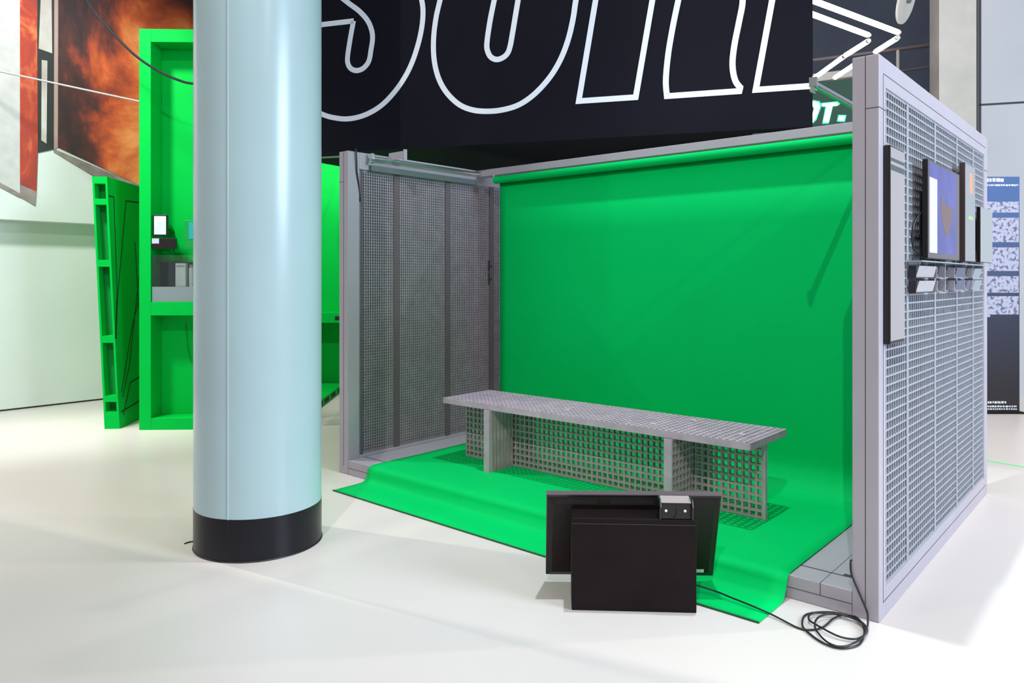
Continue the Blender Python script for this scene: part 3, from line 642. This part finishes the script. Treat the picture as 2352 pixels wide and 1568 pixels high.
t = thing('paper_stack', 'curled white papers lying in the display case beside the column', 'papers', (-3.10, 7.60, 1.421), 0)
b = MB()
for k in range(7): b.cyl((-.07+.01*k, -.05, .015+.012*k), (.18, .05-.01*k, .02+.012*k), .012, 10)
b.build('sheets', mat('cream_paper', (.7,.68,.62), .6), t)

# leaning green wall panel
lp = thing('leaning_panel', 'dark green slotted wall panel leaning beside the green cabinet', 'panel', (-4.07, 7.51, 0), math.radians(5))
lean = -.048
def sk(x, z): return x+lean*z
def lprism(name, x0, x1, y0, y1, z0, z1, m_, parent=lp):
    b = MB(); b.prism([(sk(x0,z0),y0,z0),(sk(x1,z0),y0,z0),(sk(x1,z1),y0,z1),(sk(x0,z1),y0,z1)], (0,y1-y0,0)); return b.build(name, m_, parent)
LH = 2.52; TK = .145; LL = 1.9
lprism('face_board', TK-.02, TK, 0, LL, 0, LH, M['cab'])
lprism('rear_board', 0, .02, 0, LL, 0, LH, M['cab'])
for z0, z1 in ((0,.17),(.27,.33),(.86,.93),(1.62,1.69),(2.24,2.30),(2.45,LH)):
    lprism('crossbar', .02, TK-.02, 0, LL, z0, z1, M['cab'])
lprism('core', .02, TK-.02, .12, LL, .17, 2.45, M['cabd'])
b = MB()
def ln(p, q, w=.014):
    (ya, za), (yb_, zb) = p, q; d = Vector((0, yb_-ya, zb-za)).normalized(); n_ = Vector((0, -d.z, d.y))*w/2
    P = [Vector((sk(TK,za),ya,za))+n_, Vector((sk(TK,zb),yb_,zb))+n_, Vector((sk(TK,zb),yb_,zb))-n_, Vector((sk(TK,za),ya,za))-n_]
    b.prism(P, (.002,0,0))
for poly in ([(.02,2.33),(.13,2.33),(.10,1.4),(.0,.9)], [(.8,2.34),(.42,2.32),(.10,1.3),(.02,.9)], [(.8,1.5),(.42,1.0),(.08,.35)], [(.8,.9),(.62,.88),(.60,1.9)], [(.8,.48),(.30,.42),(.10,.12)], [(.05,.16),(.8,.22)], [(.85,2.0),(.3,.6),(.1,.3)]):
    for p_, q_ in zip(poly, poly[1:]): ln(p_, q_)
b.build('groove_line', M['dark'], lp)

# white pipe across the mural and black cable
def wp(u, v, Y): return Vector(((u-1176)/FPX*Y, Y, 1.5+(640-v)/FPX*Y))
b = MB(); b.cyl(wp(-120,138,7.9), wp(330,235,8.1), .010, 8); tag(b.build('thin_pipe', mat('dull_white_pipe', (.45,.42,.42), .5)), 'thin white line stretched across in front of the red mural', 'pipe')
b = MB(); b.tube(catmull([wp(150,-110,6.8), wp(200,0,6.9), wp(245,60,6.95), wp(300,118,7.0), wp(350,155,7.05), wp(400,180,7.1), wp(445,192,7.15), wp(520,190,7.2), wp(620,120,7.3), wp(680,-60,7.4)], 8), .012, 8)
tag(b.build('hanging_cable', M['cable']), 'black cable sagging in front of the green cabinet top', 'cable')
